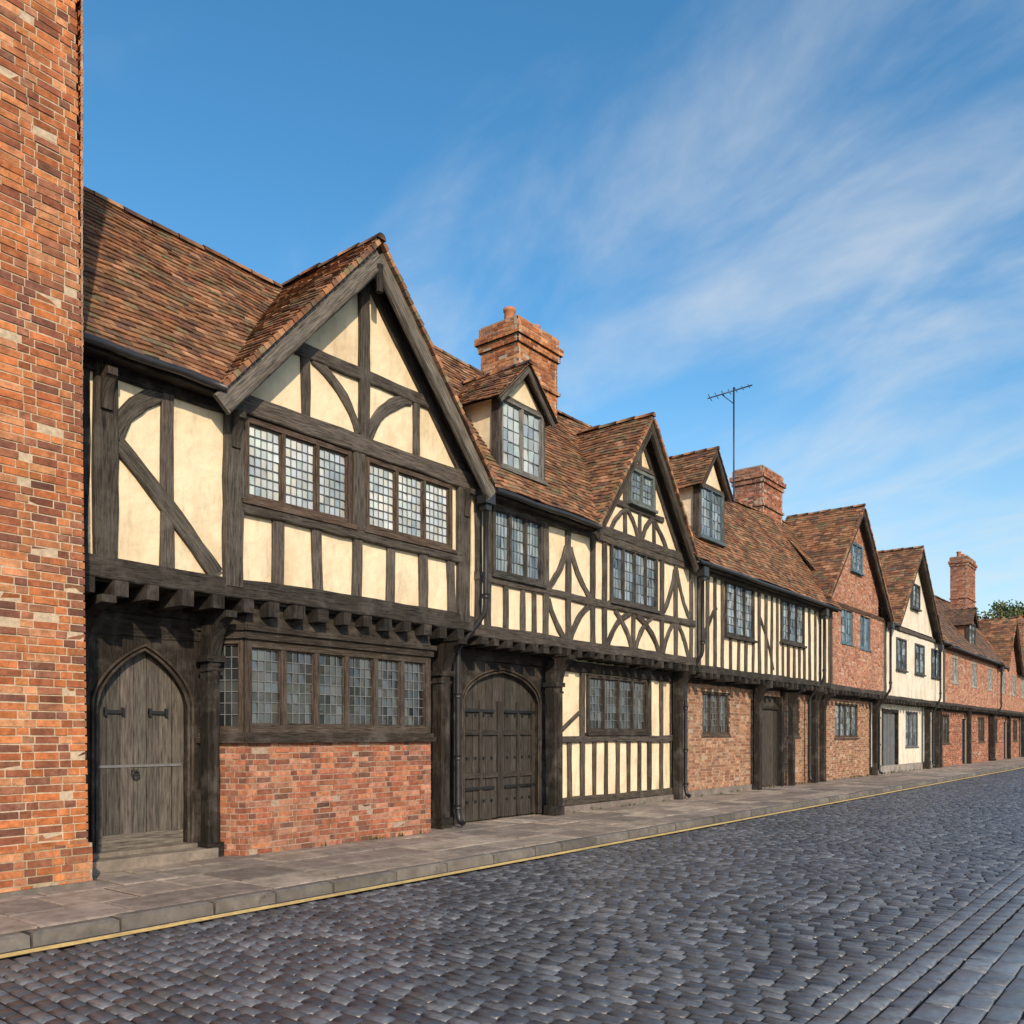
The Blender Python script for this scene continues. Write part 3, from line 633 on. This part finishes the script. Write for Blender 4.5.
# ================================================================ road, pavement
def stones(name,m,cx,cy,hx,hy,zt,cols,h=.05,bev=.18,dome=.012,tilt=.02,smooth=True,rot=None):
    n=len(cx); V=np.zeros((n,12,3),dtype=np.float32)
    sx=np.array([-1,1,1,-1]); sy=np.array([-1,-1,1,1])
    ax=np.random.uniform(-tilt,tilt,n)[:,None]; ay=np.random.uniform(-tilt,tilt,n)[:,None]
    rt=np.random.uniform(-.04,.04,n)[:,None] if rot is None else rot[:,None]
    b=np.minimum(hx,hy)*bev
    for k,(ins,dz) in enumerate(((0,-h),(b*.25,-dome),(b*1.3,0))):
        lx=(hx-ins)[:,None]*sx*(1+np.random.uniform(-.06,.06,(n,4)) if smooth else 1); ly=(hy-ins)[:,None]*sy*(1+np.random.uniform(-.06,.06,(n,4)) if smooth else 1)
        V[:,k*4:k*4+4,0]=cx[:,None]+lx-ly*rt; V[:,k*4:k*4+4,1]=cy[:,None]+ly+lx*rt
        V[:,k*4:k*4+4,2]=zt[:,None]+dz+lx*ax+ly*ay
    F=np.array([(0,1,5,4),(1,2,6,5),(2,3,7,6),(3,0,4,7),(4,5,9,8),(5,6,10,9),(6,7,11,10),(7,4,8,11),(8,9,10,11)])
    FF=(F[None]+np.arange(n)[:,None,None]*12).reshape(-1,4)
    me=bpy.data.meshes.new(name); me.from_pydata(V.reshape(-1,3).tolist(),[],FF.tolist())
    c=np.ones((n,9,4),dtype=np.float32); c[:,:,:3]=cols[:,None,:]
    at=me.attributes.new('Col','FLOAT_COLOR','FACE'); at.data.foreach_set('color',c.ravel())
    if smooth: me.polygons.foreach_set('use_smooth',[True]*(n*9))
    me.materials.append(m); ob=bpy.data.objects.new(name,me); COLL.objects.link(ob); return ob
def colarr(pal,n,var=.2):
    p=np.array(pal); c=p[np.random.randint(0,len(p),n)]*(1+np.random.uniform(-var,var,(n,1))); return c.astype(np.float32)
ZR=-.11; YC=1.74
cx=[];cy=[];hx=[];hy=[]
x=-2.0
while x<100:
    w=U(.105,.125); y=YC; first=True
    while y<6.74:
        l=U(.15,.22)
        if first and U(0,1)<.5: l*=.55
        first=False
        if y+l>6.74: l=6.75-y
        if l>.05: cx.append(x+w/2+.02*math.sin(y*2.1+x*.3));cy.append(y+l/2);hx.append(w/2-.006);hy.append(l/2-.006)
        y+=l
    x+=w
n=len(cx); cx=np.array(cx);cy=np.array(cy);hx=np.array(hx);hy=np.array(hy)
zt=ZR+np.random.uniform(-.003,.003,n)+.008*np.sin(cx*.9+cy*.7)*np.sin(cy*1.3)
SP=[(.095,.106,.128),(.075,.084,.103),(.12,.131,.152),(.06,.066,.082),(.096,.098,.106),(.15,.16,.178)]
road=House('road',(0,0,0)); 
ob=stones('setts',M['sett'],cx,cy,hx,hy,zt,colarr(SP,n,.2),bev=.24,dome=.013,tilt=.022); ob.parent=road.root
cx=[];cy=[];hx=[];hy=[]
for r in range(3):
    x=-2+U(0,.1)
    while x<100: l=U(.2,.27); cx.append(x+l/2);cy.append(YC-.065-r*.14);hx.append(l/2-.005);hy.append(.064); x+=l
n=len(cx); ob=stones('channel_setts',M['sett'],np.array(cx),np.array(cy),np.array(hx),np.array(hy),ZR+np.random.uniform(-.003,.003,n),colarr([(.13,.145,.17),(.11,.12,.14),(.15,.162,.18)],n),bev=.2,dome=.010,tilt=.015); ob.parent=road.root
mb=MB(); mb.add([(-40,1.0,ZR-.020),(160,1.0,ZR-.020),(160,6.98,ZR-.020),(-40,6.98,ZR-.020)],[(0,1,2,3)],(.028,.027,.027)); ob=mesh_obj('road_bed',mb,M['grit']); ob.parent=road.root
cx=[];cy=[];hx=[];hy=[]; y=YC-.43
r=0
while y>-4:
    d=.17; x=-3+(.17 if r%2 else 0)
    while x<100:
        l=.34+U(-.03,.03); cx.append(x+l/2);cy.append(y-d/2);hx.append(l/2-.005);hy.append(d/2-.005); x+=l
    y-=d; r+=1
n=len(cx); stones('footway',M['sett'],np.array(cx),np.array(cy),np.array(hx),np.array(hy),ZR+.004+np.random.uniform(-.002,.002,n),colarr([(.18,.205,.235),(.16,.18,.205),(.20,.22,.245),(.14,.158,.18)],n,.1),bev=.1,dome=.005,tilt=.006)
mb=MB(); mb.add([(-40,-4,ZR-.012),(160,-4,ZR-.012),(160,.99,ZR-.012),(-40,.99,ZR-.012)],[(0,1,2,3)],(.06,.06,.06)); mesh_obj('footway_bed',mb,M['grit'])
cx=[];cy=[];hx=[];hy=[]; y=7.13
rows=[.62,.72,.58,.70,.55]
for r,d in enumerate(rows):
    x=-3+U(0,.6)
    while x<110:
        l=U(.45,.95); cx.append(x+l/2);cy.append(y+d/2);hx.append(l/2-.008);hy.append(d/2-.008); x+=l
    y+=d
n=len(cx); ob=stones('pavement',M['slab'],np.array(cx),np.array(cy),np.array(hx),np.array(hy),np.random.uniform(-.006,.006,n),colarr([(.33,.27,.22),(.28,.23,.195),(.38,.32,.26),(.30,.25,.215),(.22,.19,.165)],n,.2),bev=.05,dome=.006,tilt=.006,smooth=False,rot=np.zeros(n))
mb=MB(); box(mb,-40,160,7.0,10.4,-.2,-.014,(.06,.052,.046)); mesh_obj('pavement_bed',mb,M['grit'])
cx=[];hx=[]; x=-3
while x<110: l=U(.6,.95); cx.append(x+l/2);hx.append(l/2-.006); x+=l
n=len(cx); stones('kerb',M['slab'],np.array(cx),np.full(n,7.035)+np.random.uniform(-.008,.008,n),np.array(hx),np.full(n,.085),np.random.uniform(-.006,.006,n)+.004,colarr([(.15,.138,.125),(.12,.112,.104),(.18,.165,.145)],n,.2),h=.2,bev=.35,dome=.02,tilt=.01,smooth=False,rot=np.zeros(n))
mb=MB()
mb.add([(-40,6.755,ZR+.0),(160,6.755,ZR+.0),(160,6.945,ZR+.0),(-40,6.945,ZR+.0)],[(0,1,2,3)],(.08,.077,.072)); mesh_obj('gutter_channel',mb,M['grit'])
mb=MB(); xx=-5
while xx<110:
    j=U(-.005,.005); mb.add([(xx,6.760+j,ZR+.005),(xx+1,6.760+j,ZR+.005),(xx+1,6.880+j,ZR+.005),(xx,6.880+j,ZR+.005)],[(0,1,2,3)],vary((.76,.56,.22),.1)); xx+=1
mesh_obj('yellow_line',mb,M['paint'])
WD=MB()
for k in range(150):
    x=U(4.3,45); y=random.choice((9.62,9.6,9.5)) if x>10.9 else (9.27 if 6.4<x<9.7 else 9.8)
    if 4.5<x<6.2 or 10.9<x<13.2: continue
    for q in range(7):
        a=U(-.05,.05); h=U(.03,.10); WD.add([(x+a,y+U(-.02,.02),0),(x+a+.012,y,0),(x+a+U(-.04,.04),y-U(0,.05),h)],[(0,1,2)],vary((.07,.10,.03),.4))
mesh_obj('weeds',WD,M['leaf'])
mb=MB(); mb.add([(-1500,-1500,-.2),(1500,-1500,-.2),(1500,1500,-.2),(-1500,1500,-.2)],[(0,1,2,3)],(.07,.085,.04)); mesh_obj('ground',mb,M['earth'])
# hill and distant trees
def hz(x,y):
    r=min(1,math.hypot((x-195)/62,(y-30)/36)); return -.3+18*(math.cos(r*math.pi)+1)/2
mb=MB(); n=30; vs=[]
for i in range(n+1):
    for j in range(n+1):
        x,y=130+130*i/n,-8+76*j/n; vs.append((x,y,hz(x,y)))
fs=[(i*(n+1)+j,(i+1)*(n+1)+j,(i+1)*(n+1)+j+1,i*(n+1)+j+1) for i in range(n) for j in range(n)]
mb.add(vs,fs,(.07,.09,.035)); mesh_obj('hill',mb,M['earth'],smooth=True)
LF=MB(); TR=MB()
for k in range(44):
    tx=U(160,218); ty=tx*U(.115,.19); zb=hz(tx,ty); h=U(7,12)
    tube(TR,[(tx,ty,zb-1),(tx+U(-.3,.3),ty,zb+h*.45),(tx+U(-.6,.6),ty,zb+h*.8)],.25,6,(.06,.045,.03))
    for b in range(9):
        a=U(0,6.28); rr=U(.6,2.6); bx,by,bz=tx+math.cos(a)*rr,ty+math.sin(a)*rr,zb+h*U(.35,.95); br=U(.9,1.7)
        tube(TR,[(tx,ty,zb+h*.4),((tx+bx)/2,(ty+by)/2,(zb+h*.45+bz)/2),(bx,by,bz)],.08,4,(.06,.045,.03))
        base=random.choice([(.08,.11,.035),(.12,.14,.05),(.06,.085,.03),(.16,.15,.06)])
        for q in range(85):
            d=Vector((U(-1,1),U(-1,1),U(-1,1))); 
            if d.length>1: continue
            p=Vector((bx,by,bz))+d*br; s=.22; a1=Vector((U(-1,1),U(-1,1),U(-1,1))).normalized()*s; a2=a1.orthogonal().normalized()*s
            LF.add([tuple(p-a1),tuple(p+a2),tuple(p+a1),tuple(p-a2)],[(0,1,2,3)],vary(base,.3))
dt=House('distant_trees',(180,30,0)); mesh_obj('foliage',LF,M['leaf'],dt.root); mesh_obj('trunks',TR,M['timber'],dt.root)
# ================================================================ light
sunv=Vector((-.62,-1,.0)).normalized(); el=math.radians(27); sunv=Vector((sunv.x*math.cos(el),sunv.y*math.cos(el),math.sin(el)))
ld=bpy.data.lights.new('sun','SUN'); ld.energy=4.1; ld.angle=math.radians(1.0); ld.color=(1,.81,.58)
lo=bpy.data.objects.new('sun',ld); COLL.objects.link(lo); lo.rotation_euler=sunv.to_track_quat('Z','Y').to_euler(); lo.location=(0,-20,30)
w=bpy.data.worlds.new('World'); sc.world=w; w.use_nodes=True; nt=w.node_tree; L=nt.links; bg=nt.nodes['Background']
sk=nd(nt,'ShaderNodeTexSky',sky_type='NISHITA'); sk.sun_disc=False; sk.sun_elevation=el; sk.sun_rotation=math.atan2(sunv.x,sunv.y); sk.air_density=1.0; sk.dust_density=.8; sk.ozone_density=1.4
hs=nd(nt,'ShaderNodeHueSaturation'); hs.inputs['Hue'].default_value=.492; hs.inputs['Saturation'].default_value=1.33; hs.inputs['Value'].default_value=1.85; L.new(sk.outputs['Color'],hs.inputs['Color'])
tc=nd(nt,'ShaderNodeTexCoord'); sp=nd(nt,'ShaderNodeSeparateXYZ'); L.new(tc.outputs['Generated'],sp.inputs[0])
def math_(op,a,b=None):
    m=nd(nt,'ShaderNodeMath',operation=op)
    for i,q in enumerate((a,b)):
        if q is None: continue
        if isinstance(q,(int,float)): m.inputs[i].default_value=q
        else: L.new(q,m.inputs[i])
    return m.outputs[0]
zc=math_('ADD',math_('MAXIMUM',sp.outputs['Z'],0.0),.15)
px_=math_('DIVIDE',sp.outputs['X'],zc); py_=math_('DIVIDE',sp.outputs['Y'],zc)
u=math_('ADD',math_('MULTIPLY',px_,.36),math_('MULTIPLY',py_,.93)); v=math_('ADD',math_('MULTIPLY',px_,.93),math_('MULTIPLY',py_,-.36))
cb=nd(nt,'ShaderNodeCombineXYZ'); L.new(math_('MULTIPLY',u,.8),cb.inputs[0]); L.new(math_('MULTIPLY',v,1.5),cb.inputs[1])
n1=nd(nt,'ShaderNodeTexNoise'); n1.inputs['Scale'].default_value=1.9; n1.inputs['Detail'].default_value=7; n1.inputs['Roughness'].default_value=.56; n1.inputs['Distortion'].default_value=.4; L.new(cb.outputs[0],n1.inputs['Vector'])
cb2=nd(nt,'ShaderNodeCombineXYZ'); L.new(math_('MULTIPLY',u,.5),cb2.inputs[0]); L.new(math_('MULTIPLY',v,.6),cb2.inputs[1]); cb2.inputs[2].default_value=3.3
n2=nd(nt,'ShaderNodeTexNoise'); n2.inputs['Scale'].default_value=.8; n2.inputs['Detail'].default_value=2; L.new(cb2.outputs[0],n2.inputs['Vector'])
rd=math_('ADD',math_('MULTIPLY',sp.outputs['X'],.62),math_('MULTIPLY',sp.outputs['Y'],-.78))
rmask=nd(nt,'ShaderNodeMapRange'); rmask.inputs['From Min'].default_value=-.35; rmask.inputs['From Max'].default_value=.45; rmask.inputs['To Min'].default_value=-.07; rmask.inputs['To Max'].default_value=.12; L.new(rd,rmask.inputs['Value'])
s_=math_('ADD',math_('ADD',math_('MULTIPLY',n1.outputs['Fac'],.65),math_('MULTIPLY',n2.outputs['Fac'],.35)),rmask.outputs['Result'])
cr=nd(nt,'ShaderNodeMapRange'); cr.interpolation_type='SMOOTHSTEP'; cr.inputs['From Min'].default_value=.47; cr.inputs['From Max'].default_value=.80; cr.inputs['To Max'].default_value=.70; L.new(s_,cr.inputs['Value'])
# pale haze low in the sky
hz_=nd(nt,'ShaderNodeMapRange'); hz_.interpolation_type='SMOOTHSTEP'; hz_.inputs['From Min'].default_value=.0; hz_.inputs['From Max'].default_value=.42; hz_.inputs['To Min'].default_value=.60; hz_.inputs['To Max'].default_value=0; L.new(sp.outputs['Z'],hz_.inputs['Value'])
mh=nd(nt,'ShaderNodeMix',data_type='RGBA'); L.new(hz_.outputs['Result'],mh.inputs['Factor']); L.new(hs.outputs['Color'],mh.inputs['A']); mh.inputs['B'].default_value=(5.0,6.5,7.4,1)
mx=nd(nt,'ShaderNodeMix',data_type='RGBA'); L.new(cr.outputs['Result'],mx.inputs['Factor']); L.new(mh.outputs['Result'],mx.inputs['A']); mx.inputs['B'].default_value=(7.1,7.4,7.5,1)
L.new(mx.outputs['Result'],bg.inputs['Color']); bg.inputs['Strength'].default_value=.11
# ================================================================ camera
cam=bpy.data.cameras.new('camera'); co=bpy.data.objects.new('camera',cam); COLL.objects.link(co); sc.camera=co
cam.sensor_width=36; cam.lens=870*36/1024; cam.shift_y=(735-512)/1024; cam.clip_end=5000; cam.clip_start=.1
co.location=(0,0,1.5); co.rotation_euler=(math.radians(90),0,math.radians(38.34-90))
sc.view_settings.view_transform='Standard'; sc.view_settings.look='None'; sc.view_settings.exposure=0
